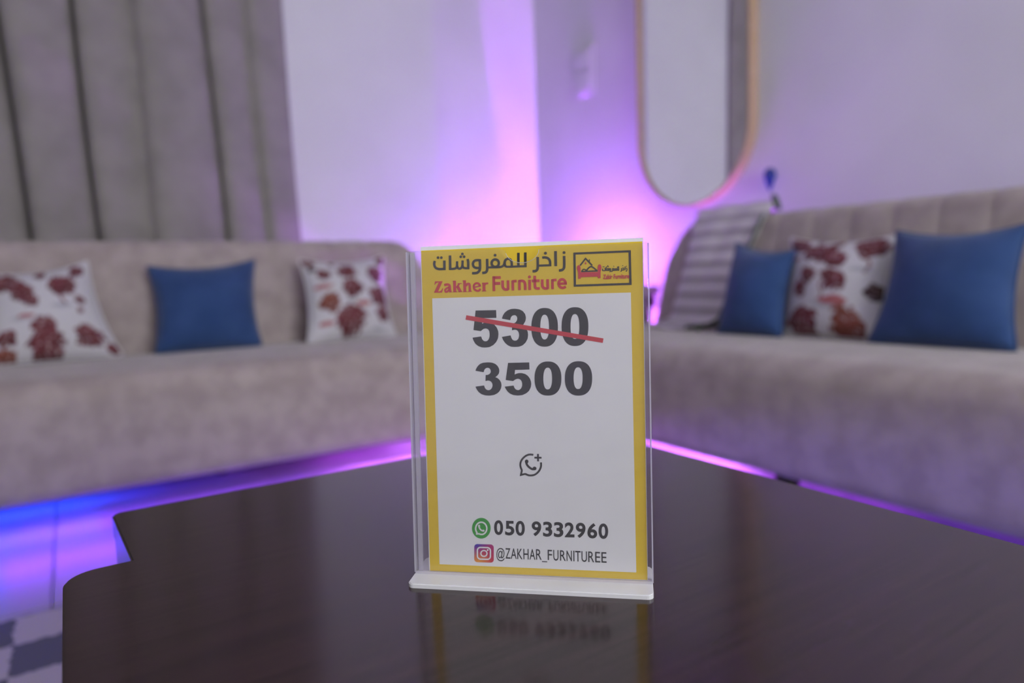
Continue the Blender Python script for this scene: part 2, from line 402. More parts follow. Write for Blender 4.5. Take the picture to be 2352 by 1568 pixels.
def cushion(name, quad, plane_o, plane_n, seat_z, label, group, px_trees=None, scl=1, thick=.075, axis='y', mat_=None):
    W = []
    for i, p in enumerate(quad):
        P = on_plane(p, plane_o, plane_n)
        W.append(P)
    for i in (2, 3): W[i].z = seat_z + .004
    ctr = (W[2] + W[3]) / 2
    t = empty(name, (ctr.x, ctr.y, seat_z)); tag(t, label, 'cushion', group)
    nrm = ((W[1] - W[3]).cross(W[0] - W[2])).normalized()
    if nrm.dot(CAM - ctr) < 0: nrm = -nrm
    O = Vector(t.location); Wl = [p - O for p in W]
    trees = []
    if px_trees:
        wpx = math.hypot(quad[1][0] - quad[0][0], quad[1][1] - quad[0][1])
        for x, y, r, k in px_trees:
            uu, vv = inv_px(quad, (x, y)); trees.append((uu, vv, (1.25 if k in 'cbd' else 1) * r / wpx, k))
    n = 120 if px_trees else 40
    bm = bmesh.new(); cl = bm.loops.layers.float_color.new('print') if px_trees else None
    sides = []
    for sgn in (1, -1):
        g = []
        for j in range(n + 1):
            row = []
            for i in range(n + 1):
                u, v = i / n, j / n; a, c = 2 * u - 1, 2 * v - 1
                ku = .5 + a * .5 * (1 - .11 * (1 - c ** 2) ** 1.0); kv = .5 + c * .5 * (1 - .15 * (1 - a ** 2))
                if c < 0: kv = .5 + c * .5 * (1 - .015 * (1 - a ** 2))
                h = ((1 - a ** 2) * (1 - c ** 2)); h = thick * (h ** .55) * (1 + .06 * noise.noise((u * 4, v * 4, hash(name) % 7)))
                h *= (1.0 if sgn > 0 else .75)
                if j in (0, n) or i in (0, n): h = 0
                P = bil(Wl, ku, kv) + nrm * h * sgn
                # settle onto the seat
                if P.z < .003: P.z = .003
                if sgn < 0 and (j in (0, n) or i in (0, n)): row.append(sides[0][j][i])
                else: row.append(bm.verts.new(P))
            g.append(row)
        sides.append(g)
    for s, g in enumerate(sides):
        for j in range(n):
            for i in range(n):
                vs_ = (g[j][i], g[j][i + 1], g[j + 1][i + 1], g[j + 1][i]); f = bm.faces.new(vs_ if s == 0 else vs_[::-1])
                if cl:
                    for lp, (ii, jj) in zip(f.loops, ((i, j), (i + 1, j), (i + 1, j + 1), (i, j + 1)) if s == 0 else ((i, j + 1), (i + 1, j + 1), (i + 1, j), (i, j))):
                        key = (s, ii, jj)
                        if key not in cushion.cache: cushion.cache[key] = tree_color(trees, ii / n, jj / n) if s == 0 else tree_color(trees, 1 - ii / n, jj / n)
                        lp[cl] = (*cushion.cache[key], 1)
    cushion.cache.clear()
    bmesh.ops.recalc_face_normals(bm, faces=bm.faces)
    edge = [sides[0][0][i].co.copy() for i in range(0, n, 2)] + [sides[0][j][n].co.copy() for j in range(0, n, 2)] + \
           [sides[0][n][n - i].co.copy() for i in range(0, n, 2)] + [sides[0][n - j][0].co.copy() for j in range(0, n, 2)]
    o = obj('cover', bm, m_print if px_trees else m_blue, t, True)
    for e in edge: e.z = max(e.z, .0045)
    obj('piping', tube(bmesh.new(), edge, .0035, 6, True), m_piping_w if px_trees else m_blue, t, True)
    return t
cushion.cache = {}
def Z(lst, s, ox, oy): return [(ox + x / s, oy + y / s, r / s, k) for x, y, r, k in lst]
SZ = .43
GL, GR = 'cushions on the left sofa', 'cushions on the right sofa'
lean_l = lambda y0: ((0, y0, SZ), (0, 1, -.38))
lean_r = lambda x0: ((x0, 0, SZ), (1, 0, -.38))
cushion('cushion', [(-55, 628), (200, 600), (283, 814), (-35, 858)], *lean_l(2.44), SZ,
        'white cushion printed with burgundy trees, at the far left edge of the left sofa', GL,
        Z([(170, 1000, 70, 's'), (560, 868, 75, 's'), (565, 790, 75, 't'), (520, 650, 120, 'c'), (690, 490, 75, 'c'), (20, 650, 130, 'c'), (200, 740, 105, 'c'), (250, 820, 70, 'c'),
           (400, 1080, 100, 'c'), (400, 1190, 130, 'c'), (790, 1090, 110, 'c'), (20, 1160, 80, 'c'), (740, 800, 45, 'c'), (740, 890, 28, 'c'), (380, 1290, 120, 'c'), (30, 1330, 90, 'b'), (330, 520, 50, 'c'), (210, 980, 40, 'p'), (1030, 1200, 55, 'c')], 3.92, 0, 500))
cushion('cushion', [(338, 612), (585, 596), (602, 794), (358, 813)], *lean_l(2.43), SZ,
        'plain blue cushion leaning in the middle of the left sofa', GL)
cushion('cushion', [(686, 596), (880, 588), (910, 780), (708, 793)], *lean_l(2.38), SZ,
        'white cushion printed with burgundy trees, beside the blue cushion near the left sofa end', GL,
        Z([(1240, 830, 50, 's'), (850, 400, 60, 'c'), (880, 500, 30, 'd'), (960, 550, 55, 'c'), (1175, 530, 80, 'c'), (1235, 690, 95, 'c'), (960, 680, 45, 'p'), (1040, 840, 85, 'b'), (1010, 1015, 40, 'p'),
           (1250, 1010, 125, 'c'), (1450, 545, 85, 'c'), (1525, 400, 55, 'c'), (1490, 780, 90, 'c'), (1560, 920, 65, 'c'), (1330, 850, 45, 'p'), (1050, 420, 25, 'c'), (1500, 1060, 50, 's')], 3.92, 480, 500))
cushion('cushion', [(1691, 556), (1828, 574), (1796, 772), (1648, 770)], *lean_r(1.80), SZ,
        'plain blue cushion propped against the striped throw on the right sofa', GR)
cushion('cushion', [(1816, 546), (2070, 538), (2030, 786), (1798, 780)], *lean_r(1.86), SZ,
        'white cushion printed with burgundy trees between two blue ones on the right sofa', GR,
        Z([(330, 590, 85, 'c'), (480, 690, 80, 'c'), (580, 700, 100, 'c'), (660, 760, 85, 'c'), (430, 890, 75, 'c'), (370, 990, 65, 'c'), (680, 930, 90, 'c'), (610, 870, 50, 'c'), (560, 1010, 75, 't'), (600, 1110, 110, 's'),
           (650, 1085, 75, 'p'), (370, 1220, 125, 'c'), (700, 1260, 120, 'b'), (930, 620, 95, 'c'), (850, 580, 60, 'c'), (900, 800, 60, 't'), (860, 830, 60, 's'), (930, 1000, 65, 'd'), (520, 560, 30, 'c'), (660, 580, 40, 'c'), (310, 740, 30, 'p'), (200, 1230, 40, 'p')], 3.267, 1750, 380))
cushion('cushion', [(2060, 530), (2366, 512), (2336, 800), (1994, 788)], *lean_r(1.82), SZ,
        'large plain blue cushion nearest the camera on the right sofa', GR)

# ------------------------------------------------------------------ striped throw over the right sofa
def throw():
    t = empty('throw_blanket', (1.95, 1.75, SZ)); tag(t, 'pale lilac striped throw draped over the back and seat of the right sofa', 'blanket')
    O = Vector(t.location); top = .833; by = 1.975
    path = [(1.84, SZ + .007, 1.69, 1.965), (1.90, SZ + .008, 1.685, 1.955), (1.945, SZ + .012, 1.68, 1.94)]
    for k in range(0, 13):
        z = SZ + .03 + (top - .04 - SZ) * k / 12
        s = (z - .41) / (.875 - .41)
        path.append((by + .19 * (z - SZ) - .016 - .006 * math.sin(3.1 * k / 12), z, 1.664 + (1.425 - 1.664) * s, 1.892 + (1.735 - 1.892) * s))
    yb = by + .19 * (top - SZ)
    for a, zz in ((.0, .858), (.02, .872), (.05, .874), (.085, .864), (.112, .83), (.116, .74), (.116, .64)):
        path.append((yb + a, zz, 1.42, 1.735))
    path = [(x, z, ya * max(x, 1.95) / 1.95, yc * max(x, 1.95) / 1.95) if x < 2.11 else (x, z, ya * 2.11 / 1.95, yc * 2.11 / 1.95) for x, z, ya, yc in path]
    bm = bmesh.new(); uvl = bm.loops.layers.uv.new('UVMap'); g = []; Ls = [0]
    # subdivide the path finely so the woven ribs are real relief
    fine = []
    for (a, c) in zip(path, path[1:]):
        for k in range(6): fine.append(tuple(a[i] + (c[i] - a[i]) * k / 6 for i in range(4)))
    fine.append(path[-1])
    for a, c in zip(fine, fine[1:]): Ls.append(Ls[-1] + math.hypot(c[0] - a[0], c[1] - a[1]))
    tot = Ls[-1]; nt = 16
    for j, (x, z, ya, yc) in enumerate(fine):
        a = fine[max(0, j - 1)]; c = fine[min(len(fine) - 1, j + 1)]
        d = Vector((c[0] - a[0], 0, c[1] - a[1])).normalized(); nr = Vector((-d.z, 0, d.x))
        rib = .004 * math.sin(15 * 2 * math.pi * Ls[j] / tot)
        g.append([bm.verts.new(Vector((x, ya + (yc - ya) * i / nt, z)) + nr * (rib + .003 * math.sin(i * .9 + j * .05)) - O) for i in range(nt + 1)])
    for j in range(len(fine) - 1):
        for i in range(nt):
            f = bm.faces.new((g[j][i], g[j][i + 1], g[j + 1][i + 1], g[j + 1][i]))
            for lp, (ii, jj) in zip(f.loops, ((i, j), (i + 1, j), (i + 1, j + 1), (i, j + 1))): lp[uvl].uv = (ii / nt, Ls[jj] / tot)
    o = obj('cloth', bm, m_throw, t, True); mo = o.modifiers.new('thick', 'SOLIDIFY'); mo.thickness = .006; mo.offset = 1
    e = [Vector((x, ya, z)) - O + Vector((-.006, 0, .004)) for x, z, ya, yc in path[:-7]]
    obj('edging', tube(bmesh.new(), e, .006, 8), m_fringe, t, True)
    for p, d, nm in ((Vector((yb + .03, 1.515, .895)), Vector((.01, -.02, -.055)), 'tassel'), (Vector((1.86, 1.66, SZ + .016)), Vector((-.05, -.05, -.004)), 'tassel')):
        b_ = p - O
        obj(nm, tube(bmesh.new(), [b_, b_ + d * .3, b_ + d * .7, b_ + d], [.008, .012, .011, .005], 10), m_fringe, t, True)
throw()

# ------------------------------------------------------------------ mirror, switch, hook on the right wall
def capsule(w_, h_, n=20):
    r = w_ / 2; pts = []
    for k in range(n + 1): a = math.pi * k / n; pts.append((r * math.cos(a), h_ / 2 - r + r * math.sin(a)))
    for k in range(n + 1): a = math.pi + math.pi * k / n; pts.append((r * math.cos(a), -h_ / 2 + r + r * math.sin(a)))
    return pts
def mirror():
    yc, wd, ht, zb = 2.005, .60, 1.5, .905
    t = empty('mirror', (X1, yc, zb)); tag(t, 'tall pill-shaped mirror with a thin gold frame on the wall', 'mirror')
    def ring(bm, wo, wi, d0, d1):
        A = capsule(wo, ht - (wd - wo)); B = capsule(wi, ht - (wd - wi)); n = len(A)
        L_ = []
        for P, d in ((A, d0), (A, d1), (B, d1), (B, d0)): L_.append([bm.verts.new((-d, p[0], p[1] + ht / 2)) for p in P])
        for q in range(4):
            for k in range(n): bm.faces.new((L_[q][k], L_[q][(k + 1) % n], L_[(q + 1) % 4][(k + 1) % n], L_[(q + 1) % 4][k]))
        bmesh.ops.recalc_face_normals(bm, faces=bm.faces); return bm
    obj('frame', ring(bmesh.new(), wd, wd - .018, 0, .05), m_gold, t)
    bm = bmesh.new(); P = capsule(wd - .018, ht - .018)
    a = [bm.verts.new((-.036, p[0], p[1] + ht / 2)) for p in P]; c = [bm.verts.new((-.030, p[0], p[1] + ht / 2)) for p in P]
    bm.faces.new(a); bm.faces.new(c[::-1])
    for k in range(len(P)): bm.faces.new((a[k], a[(k + 1) % len(P)], c[(k + 1) % len(P)], c[k]))
    bmesh.ops.recalc_face_normals(bm, faces=bm.faces); obj('glass', bm, m_mirror, t)
mirror()
t = empty('wall_switch', (X1, 2.72, 1.52)); tag(t, 'pale double wall switch high beside the mirror', 'switch')
boxo('plate', (-.012, 0, -.075, .075, 0, .24), m_plate, t, .004)
for z0 in (.02, .125): boxo('rocker', (-.022, -.012, -.055, .055, z0, z0 + .09), m_plate, t, .004)
hk = onx((1772, 412), X1 - .02)
t = empty('wall_hook', (X1, hk.y, hk.z - .04)); tag(t, 'small dark blue teardrop-shaped hook on the wall above the throw', 'hook')
o = obj('knob', lathe(bmesh.new(), [(.003, -.042), (.009, -.028), (.016, -.006), (.021, .012), (.021, .024), (.015, .036), (.004, .042)], 20), m_hook, t, True); o.location = (-.03, 0, .04)
obj('stem', tube(bmesh.new(), [(-.03, 0, .052), (0, 0, .052)], .006, 10), m_hook, t, True)

# ------------------------------------------------------------------ corner table
t = empty('corner_table', (1.77, 2.41, 0)); tag(t, 'low corner table with beige top and dark apron between the two sofas', 'table')
boxo('top', (-.32, .33, -.33, .33, .543, .582), m_beige, t, .004)
boxo('apron', (-.315, .31, -.325, .325, .492, .5425), m_dark, t, .003)
for sx_ in (-.29, .27):
    for sy_ in (-.29, .29): boxo('leg', (sx_ - .02, sx_ + .02, sy_ - .02, sy_ + .02, 0, .4915), m_dark, t, .003)

# ------------------------------------------------------------------ LED strips
def led(name, loc, segs, label, axis, up, wdt=.012, face=0):
    """segs: (a, b, colour, strength) along the axis; up: faces up / down; face=-1: stands on edge and faces the room"""
    t = empty(name, loc); tag(t, label, 'led strip', 'coloured led strips')
    lo, hi = min(s[0] for s in segs), max(s[1] for s in segs)
    def bb(a, c, h, z0, z1): return (a, c, -h, h, z0, z1) if axis == 'x' else (-h, h, a, c, z0, z1)
    def bf(a, c, d0, d1, z0, z1): return (a, c, d0, d1, z0, z1) if axis == 'x' else (d0, d1, a, c, z0, z1)
    if face: boxo('channel', bf(lo, hi, .0005, .003, -.0115, .0), m_ledcase, t)
    else: boxo('channel', bb(lo, hi, wdt * .8, -.004 if up else .0, 0 if up else .004), m_ledcase, t)
    for k, (a, c, col, st) in enumerate(segs):
        b_ = bf(a + .001, c - .001, -.012, 0, -.008, -.001) if face else bb(a + .001, c - .001, wdt * .6, .0005 if up else -.0035, .0035 if up else -.0005)
        boxo('diode_band', b_, emit('led_glow', col, st), t)
    return t
led('led_strip', (0, 3.04, .004), [(1.56, 2.20, VIOLET, LED_WALL * .2)], 'violet glowing led strip on the floor along the back wall corner', 'x', True)
led('led_strip', (2.175, 0, .004), [(2.07, 2.66, MAGENTA, LED_WALL * 5.2)], 'violet glowing led strip on the floor along the mirror wall corner', 'y', True)
led('led_strip', (2.205, 0, .004), [(-.4, .6, (.22, .12, 1.0), LED_WALL * .12), (.6, 2.03, (.33, .12, 1.0), LED_WALL * .32)], 'blue violet led strip on the floor behind the right sofa', 'y', True)
led('led_strip', (0, 2.715, .587), [(1.5, 2.05, VIOLET, LED_WALL * .26)], 'violet glowing led strip lying on the back edge of the corner table', 'x', True)
led('led_strip', (2.07, 0, .587), [(2.30, 2.69, VIOLET, LED_WALL * 1.0)], 'violet glowing led strip lying on the mirror-side edge of the corner table', 'y', True)
led('led_strip', (0, LY + .10, .096), [(-2.1, -.9, (.05, .04, 1.0), LED_FLOOR * 9), (-.9, -.2, BLUE, LED_FLOOR * .25), (-.2, .75, (.25, .04, 1.0), LED_FLOOR * .2), (.75, 1.36, MAGENTA, LED_FLOOR * .7)],
    'led strip along the front underside of the left sofa', 'x', False, face=-1)
led('led_strip', (0, LY + .32, .0805), [(-2.1, .04, BLUE, 75), (.04, .2, (.05, .03, 1.0), 22), (.2, .45, (.10, .02, .9), 9), (.45, .72, (.25, .03, .8), 6), (.72, 1.0, (.45, .05, 1.0), 20), (1.0, 1.36, MAGENTA, 48)],
    'led strip deep under the left sofa changing from blue to magenta', 'x', False)
led('led_strip', (RX + .30, 0, .0805), [(-.4, .9, (.2, .03, .9), 4), (.9, 1.4, (.4, .06, 1.0), 13), (1.4, 2.0, MAGENTA, 150)],
    'led strip under the right sofa fading from magenta to violet', 'y', False)

# ------------------------------------------------------------------ rug
bm = bmesh.new(); box(bm, -1.08, .96, -1.8, .12, 0, .012, .004)
o = obj('rug', bm, m_rug); o.location = (-.12, 1.49, 0); tag(o, 'grey and cream checkered rug on the floor under the coffee table', 'rug')

# ------------------------------------------------------------------ coffee table
TZ = .44
t = empty('coffee_table', (.28, .25, .012)); tag(t, 'dark lacquered wooden coffee table with notched corner carrying the price sign', 'table')
def tpx(p): q = onz(p, TZ); return q.x, q.y
xr, yf, xl2, yn, xl = .563, .712, .022, .578, -.018
out = [(xr, -.16), (xr, yf - .008), (xr - .008, yf), (xl2 + .003, yf), (xl2 - .003, yf - .006), (xl2 + .0035, yn)]
rc = .022
for k in range(9):
    a = math.pi / 2 + k / 8 * math.pi / 2; out.append((xl + rc + rc * math.cos(a), yn - rc + rc * math.sin(a)))
out += [(xl, -.16)]
ox, oy = .28, .25
bm = bmesh.new(); prism(bm, [(p[0] - ox, p[1] - oy) for p in out], TZ - .012 - .022, TZ - .012)
bmesh.ops.recalc_face_normals(bm, faces=bm.faces)
es = [e for e in bm.edges if abs(e.verts[0].co.z - e.verts[1].co.z) < 1e-6]
bmesh.ops.bevel(bm, geom=es, offset=.0015, segments=2, affect='EDGES')
obj('table_top', bm, m_table, t)
zt = TZ - .012 - .0225
def panel(P):
    bm = prism(bmesh.new(), [(p[0] - ox, p[1] - oy) for p in P], 0, zt); bmesh.ops.recalc_face_normals(bm, faces=bm.faces); return obj('side_panel', bm, m_table, t)
panel([(xl + .001, -.155), (xl + .001, yn - rc), (xl + .006, yn - .006), (xl + .018, yn - .002), (xl + .018, -.155)])
panel([(xr - .02, -.155), (xr - .02, yf - .012), (xr - .002, yf - .012), (xr - .002, -.155)])
panel([(xl2 - .0022, yf - .008), (xl2 + .02, yf - .008), (xl2 + .02, yn - .001), (xl2 + .0042, yn - .001)])

# ------------------------------------------------------------------ price sign: holder and card
YAW, LEAN, CW, CH = -.7512, .0573, .148, .2211
cu = Vector((math.cos(YAW), math.sin(YAW), 0)); cn0 = Vector((math.sin(YAW), -math.cos(YAW), 0))
cv = Vector((0, 0, 1)) * math.cos(LEAN) - cn0 * math.sin(LEAN); cn = cu.cross(cv).normalized()
BL = Vector((.1956, .4154, CAM.z - .2016))
def sheet(p, lift=0):
    P = on_plane(p, BL + cn * lift, cn) - BL; return P.dot(cu), P.dot(cv)
card_m = Matrix.Translation(BL) @ Matrix((cu, cv, cn)).transposed().to_4x4()

hold = empty('sign_holder', BL); hold.matrix_world = card_m; hold.location.z = BL.z
tag(hold, 'clear acrylic table sign holder with a white base on the coffee table', 'sign holder')
hx0, hx1 = -.0089, CW + .0026
hy0, hy1 = -.0002, .2196
# base plate in world coordinates, flat on the table
def base_plate():
    bm = bmesh.new(); f0 = -.0195; f1 = .024; rr = .004; x0, x1 = hx0 - .001, hx1 + .0006; pts = []
    for cx_, cy_, a0 in ((x1 - rr, f1 - rr, 0), (x0 + rr, f1 - rr, 90), (x0 + rr, f0 + rr, 180), (x1 - rr, f0 + rr, 270)):
        for k in range(6): a = R(a0 + k * 18); pts.append((cx_ + rr * math.cos(a), cy_ + rr * math.sin(a)))
    top = []
    prism(bm, pts, 0, .0030)
    bmesh.ops.recalc_face_normals(bm, faces=bm.faces)
    bmesh.ops.bevel(bm, geom=[e for e in bm.edges if e.verts[0].co.z > .002 and e.verts[1].co.z > .002], offset=.0006, segments=2, affect='EDGES')
    Wm = Matrix.Translation(Vector((BL.x, BL.y, TZ))) @ Matrix((cu, -cn0, Vector((0, 0, 1)))).transposed().to_4x4()
    o = obj('base', bm, m_white_base, hold); o.matrix_parent_inverse = Matrix(); o.matrix_local = card_m.inverted() @ Wm
base_plate()
def lbox(name, b_, m, parent, bev=0): return boxo(name, b_, m, parent, bev)
# front panel with thumb notch (slightly in front of the card) and back panel
nm = sheet((1201, 604))
bm = bmesh.new(); pts = [(hx0, hy0), (hx1, hy0), (hx1, hy1), (nm[0] + .0112 + .004, hy1), (nm[0] + .0112, hy1 - .0015)]
for k in range(13):
    a = -R(12) - R(156) * k / 12; pts.append((nm[0] + .0112 * math.cos(a), hy1 - .0015 + (hy1 - .0015 - nm[1]) * math.sin(a)))
pts += [(nm[0] - .0112, hy1 - .0015), (nm[0] - .0112 - .004, hy1), (hx0, hy1)]
prism(bm, pts, .0012, .0027); bmesh.ops.recalc_face_normals(bm, faces=bm.faces); obj('front_panel', bm, m_acrylic, hold)
# the notch's polished rim
rim = [Vector((p[0], p[1], .0028)) for p in pts[4:18]]
obj('notch_rim', tube(bmesh.new(), rim, .00022, 5), m_edge, hold)
lbox('back_panel', (hx0, hx1, hy0, hy1 + .001, -.0032, -.0017), m_acrylic, hold)
lbox('side_edge', (hx0 - .0012, hx0 - .0001, hy0, hy1, -.0032, .0027), m_edge, hold)
lbox('side_edge', (hx0 + .0012, hx0 + .0040, hy0 + .0005, hy1 - .0005, -.0016, .0006), m_edge, hold)
lbox('side_edge', (hx1 + .0001, hx1 + .0010, hy0, hy1, -.0032, .0027), m_edge, hold)
lbox('bottom_edge', (hx0, hx1, hy0 - .0006, hy0 + .0012, .00275, .0040), m_edge, hold)

card = empty('price_card', BL); card.matrix_world = card_m
tag(card, 'yellow and white furniture price card reading 3500 inside the clear holder', 'price card')
lbox('paper', (-.0005, CW, 0, CH + .0022, -.0011, -.0004), m_paper, card)

def flat(name, bm, m, layer, parent=card):
    for v in bm.verts: v.co.z = layer * .00010 - .0004
    bm.normal_update()
    for f in bm.faces:
        if f.normal.z < 0: f.normal_flip()
    return obj(name, bm, m, parent)
def addpoly(bm, px):
    vs_ = []
    for p in px:
        u, v = sheet(p); vs_.append(bm.verts.new((u, v, 0)))
    f = bm.faces.new(vs_); bmesh.ops.triangulate(bm, faces=[f])
def catmull(P, k=6):
    if len(P) < 3: return P
    o = []
    for i in range(len(P) - 1):
        p0, p1, p2, p3 = P[max(0, i - 1)], P[i], P[i + 1], P[min(len(P) - 1, i + 2)]
        for s in range(k):
            t = s / k
            o.append(tuple(.5 * (2 * p1[a] + (p2[a] - p0[a]) * t + (2 * p0[a] - 5 * p1[a] + 4 * p2[a] - p3[a]) * t * t + (3 * p1[a] - p0[a] - 3 * p2[a] + p3[a]) * t ** 3) for a in (0, 1)))
    o.append(P[-1]); return o
class Ink:
    """collects flat print shapes given in zoom coordinates (scale s, offset ox, oy) of the photograph"""
    def __init__(self): self.bm = bmesh.new()
    def zoom(self, s, ox, oy): self.s, self.ox, self.oy = s, ox, oy; return self
    def px(self, p): return self.ox + p[0] / self.s, self.oy + p[1] / self.s
    def poly(self, P): addpoly(self.bm, [self.px(p) for p in P])
    def loop(self, outer, inner):
        A = [self.bm.verts.new((*sheet(self.px(p)), 0)) for p in outer]; B = [self.bm.verts.new((*sheet(self.px(p)), 0)) for p in inner]; n = len(A)
        for k in range(n): self.bm.faces.new((A[k], A[(k + 1) % n], B[(k + 1) % n], B[k]))
    def dot(self, c, r, ry=None, n=24): self.poly([(c[0] + r * math.cos(2 * math.pi * k / n), c[1] + (ry or r) * math.sin(2 * math.pi * k / n)) for k in range(n)])
    def oval(self, x0, x1, y0, y1, n=40, e=2.35):
        o = []
        for k in range(n):
            a = 2 * math.pi * k / n; c, s_ = math.cos(a), math.sin(a)
            o.append(((x0 + x1) / 2 + (x1 - x0) / 2 * math.copysign(abs(c) ** (2 / e), c), (y0 + y1) / 2 + (y1 - y0) / 2 * math.copysign(abs(s_) ** (2 / e), s_)))
        return o
    def line(self, P, w, smooth=False, cyc=False):
        if smooth: P = catmull(P)
        n = len(P); Lf, Rt = [], []
        for i in range(n):
            a = P[(i - 1) % n] if (cyc or i) else P[i]; c = P[(i + 1) % n] if (cyc or i < n - 1) else P[i]
            d1 = Vector((P[i][0] - a[0], P[i][1] - a[1])); d2 = Vector((c[0] - P[i][0], c[1] - P[i][1]))
            if d1.length < 1e-6: d1 = d2
            if d2.length < 1e-6: d2 = d1
            d1.normalize(); d2.normalize(); tv = (d1 + d2)
            tv = tv.normalized() if tv.length > 1e-4 else d1
            nv = Vector((-tv.y, tv.x)); k = max(.45, abs(nv.dot(Vector((-d1.y, d1.x))))); nv *= w / 2 / k
            Lf.append((P[i][0] + nv.x, P[i][1] + nv.y)); Rt.append((P[i][0] - nv.x, P[i][1] - nv.y))
        A = [self.bm.verts.new((*sheet(self.px(p)), 0)) for p in Lf]; B = [self.bm.verts.new((*sheet(self.px(p)), 0)) for p in Rt]
        for i in range(n if cyc else n - 1): self.bm.faces.new((A[i], A[(i + 1) % n], B[(i + 1) % n], B[i]))
    def ell(self, c, rx, ry, w, n=36): self.line([(c[0] + rx * math.cos(2 * math.pi * k / n), c[1] + ry * math.sin(2 * math.pi * k / n)) for k in range(n)], w, cyc=True)
    def glyph(self, ch, quad, bold=0, sx=1):
        """a character (or string) of the default font fitted into the quad TL, TR, BR, BL"""
        cd = bpy.data.curves.new('g', 'FONT'); cd.body = ch; cd.offset = bold; cd.size = 1; cd.resolution_u = 6
        to = bpy.data.objects.new('g', cd); C.objects.link(to)
        dg = bpy.context.evaluated_depsgraph_get(); me = bpy.data.meshes.new_from_object(to.evaluated_get(dg))
        xs = [v.co.x for v in me.vertices]; ys = [v.co.y for v in me.vertices]; x0, x1, y0, y1 = min(xs), max(xs), min(ys), max(ys)
        vm = []
        for v in me.vertices:
            a = (v.co.x - x0) / max(1e-6, x1 - x0); c = (v.co.y - y0) / max(1e-6, y1 - y0)
            p = [(quad[3][i] * (1 - a) + quad[2][i] * a) * (1 - c) + (quad[0][i] * (1 - a) + quad[1][i] * a) * c for i in (0, 1)]
            vm.append(self.bm.verts.new((*sheet(self.px(p)), 0)))
        for f in me.polygons: self.bm.faces.new([vm[i] for i in f.vertices])
        bpy.data.objects.remove(to); bpy.data.curves.remove(cd); bpy.data.meshes.remove(me)

# yellow ground and white panel
i_ = Ink().zoom(1, 0, 0); i_.poly([(967, 575.5), (1475.3, 554), (1487, 1332), (987.6, 1310.5)]); flat('yellow_border', i_.bm, m_yellow, 1)
i_ = Ink().zoom(1, 0, 0); i_.poly([(992.5, 685), (1449, 671.5), (1461.5, 1314.5), (1009.5, 1295.5)]); flat('white_panel', i_.bm, m_paper, 2)

# Arabic headline
i_ = Ink().zoom(13.835, 985, 570); w_ = 80
i_.line([(190, 400), (170, 490), (185, 570), (230, 628), (310, 658), (400, 660), (535, 652)], 78, True); i_.line([(492, 388), (495, 688)], 82)
for d in ((290, 298), (395, 298)): i_.dot(d, 43)
i_.line([(672, 228), (678, 690)], 80); i_.line([(678, 655), (800, 650), (865, 620), (895, 550), (897, 412)], 74, True)
i_.line([(897, 540), (915, 610), (960, 646), (1010, 636), (1055, 585), (1070, 500), (1072, 385)], 74, True)
i_.line([(1072, 550), (1095, 610), (1150, 630), (1285, 632)], 70, True); i_.line([(1230, 340), (1252, 450), (1250, 662)], 80, True)
for d in ((1065, 180), (1013, 270), (1120, 268)): i_.dot(d, 43)
i_.line([(1660, 385), (1540, 378), (1450, 400), (1405, 470), (1405, 530), (1440, 595), (1510, 622), (1620, 622)], 78, True)
i_.line([(1620, 350), (1625, 500), (1625, 640), (1600, 720), (1540, 775), (1460, 790), (1375, 790)], 82, True)
i_.line([(1850, 335), (1855, 500), (1855, 640), (1840, 720), (1790, 770), (1695, 784)], 82, True)
i_.line([(1860, 608), (2120, 604), (2300, 596)], 64); i_.ell((2110, 472), 115, 118, 78); i_.dot((2105, 218), 45)
i_.zoom(13.835, 1145, 565)
i_.line([(-60, 664), (60, 660), (130, 635), (175, 580), (192, 510)], 70, True)
i_.line([(215, 630), (195, 540), (215, 455), (262, 412), (320, 404), (385, 435), (418, 520), (425, 650)], 76, True)
i_.line([(190, 600), (240, 648), (330, 655), (600, 645), (895, 636)], 66, True)
i_.line([(632, 212), (632, 640)], 80); i_.line([(852, 200), (855, 668)], 82)
i_.line([(1245, 345), (1248, 560), (1246, 690), (1220, 760), (1165, 792), (1080, 796)], 82, True); i_.line([(1245, 622), (1680, 604)], 68)
i_.line([(1390, 366), (1480, 360), (1570, 385), (1625, 450), (1642, 530), (1640, 636)], 78, True); i_.dot((1493, 225), 46)
i_.line([(1812, 158), (1820, 635)], 86); i_.line([(2085, 310), (2090, 560), (2085, 665), (2058, 728), (2000, 764), (1922, 772)], 82, True); i_.dot((2083, 205), 46)
flat('arabic_lettering', i_.bm, m_ink, 3)

# red name lettering
i_ = Ink().zoom(13.835, 985, 570)
i_.poly([(192, 1052), (440, 1045), (292, 1372), (345, 1366), (395, 1335), (436, 1270), (458, 1270), (415, 1405), (172, 1412), (163, 1402), (318, 1083), (262, 1092), (218, 1122), (195, 1160), (178, 1162)])
i_.line([(490, 1175), (540, 1155), (600, 1150), (655, 1180), (668, 1260), (672, 1320), (692, 1395)], 78, True)
i_.line([(650, 1245), (575, 1268), (520, 1320), (535, 1380), (590, 1372), (650, 1310)], 62, True); i_.line([(665, 1390), (735, 1382)], 22)
i_.line([(815, 1030), (825, 1385)], 92); i_.poly([(745, 1035), (815, 1025), (815, 1062), (770, 1062)]); i_.line([(762, 1384), (905, 1380)], 22)
i_.line([(878, 1250), (965, 1130)], 52); i_.line([(912, 1122), (1048, 1116)], 24); i_.line([(915, 1215), (1005, 1380)], 92); i_.line([(935, 1380), (1065, 1374)], 22)
i_.line([(1132, 1016), (1145, 1380)], 90); i_.poly([(1060, 1026), (1135, 1014), (1135, 1052), (1085, 1054)]); i_.line([(1085, 1381), (1215, 1377)], 22)
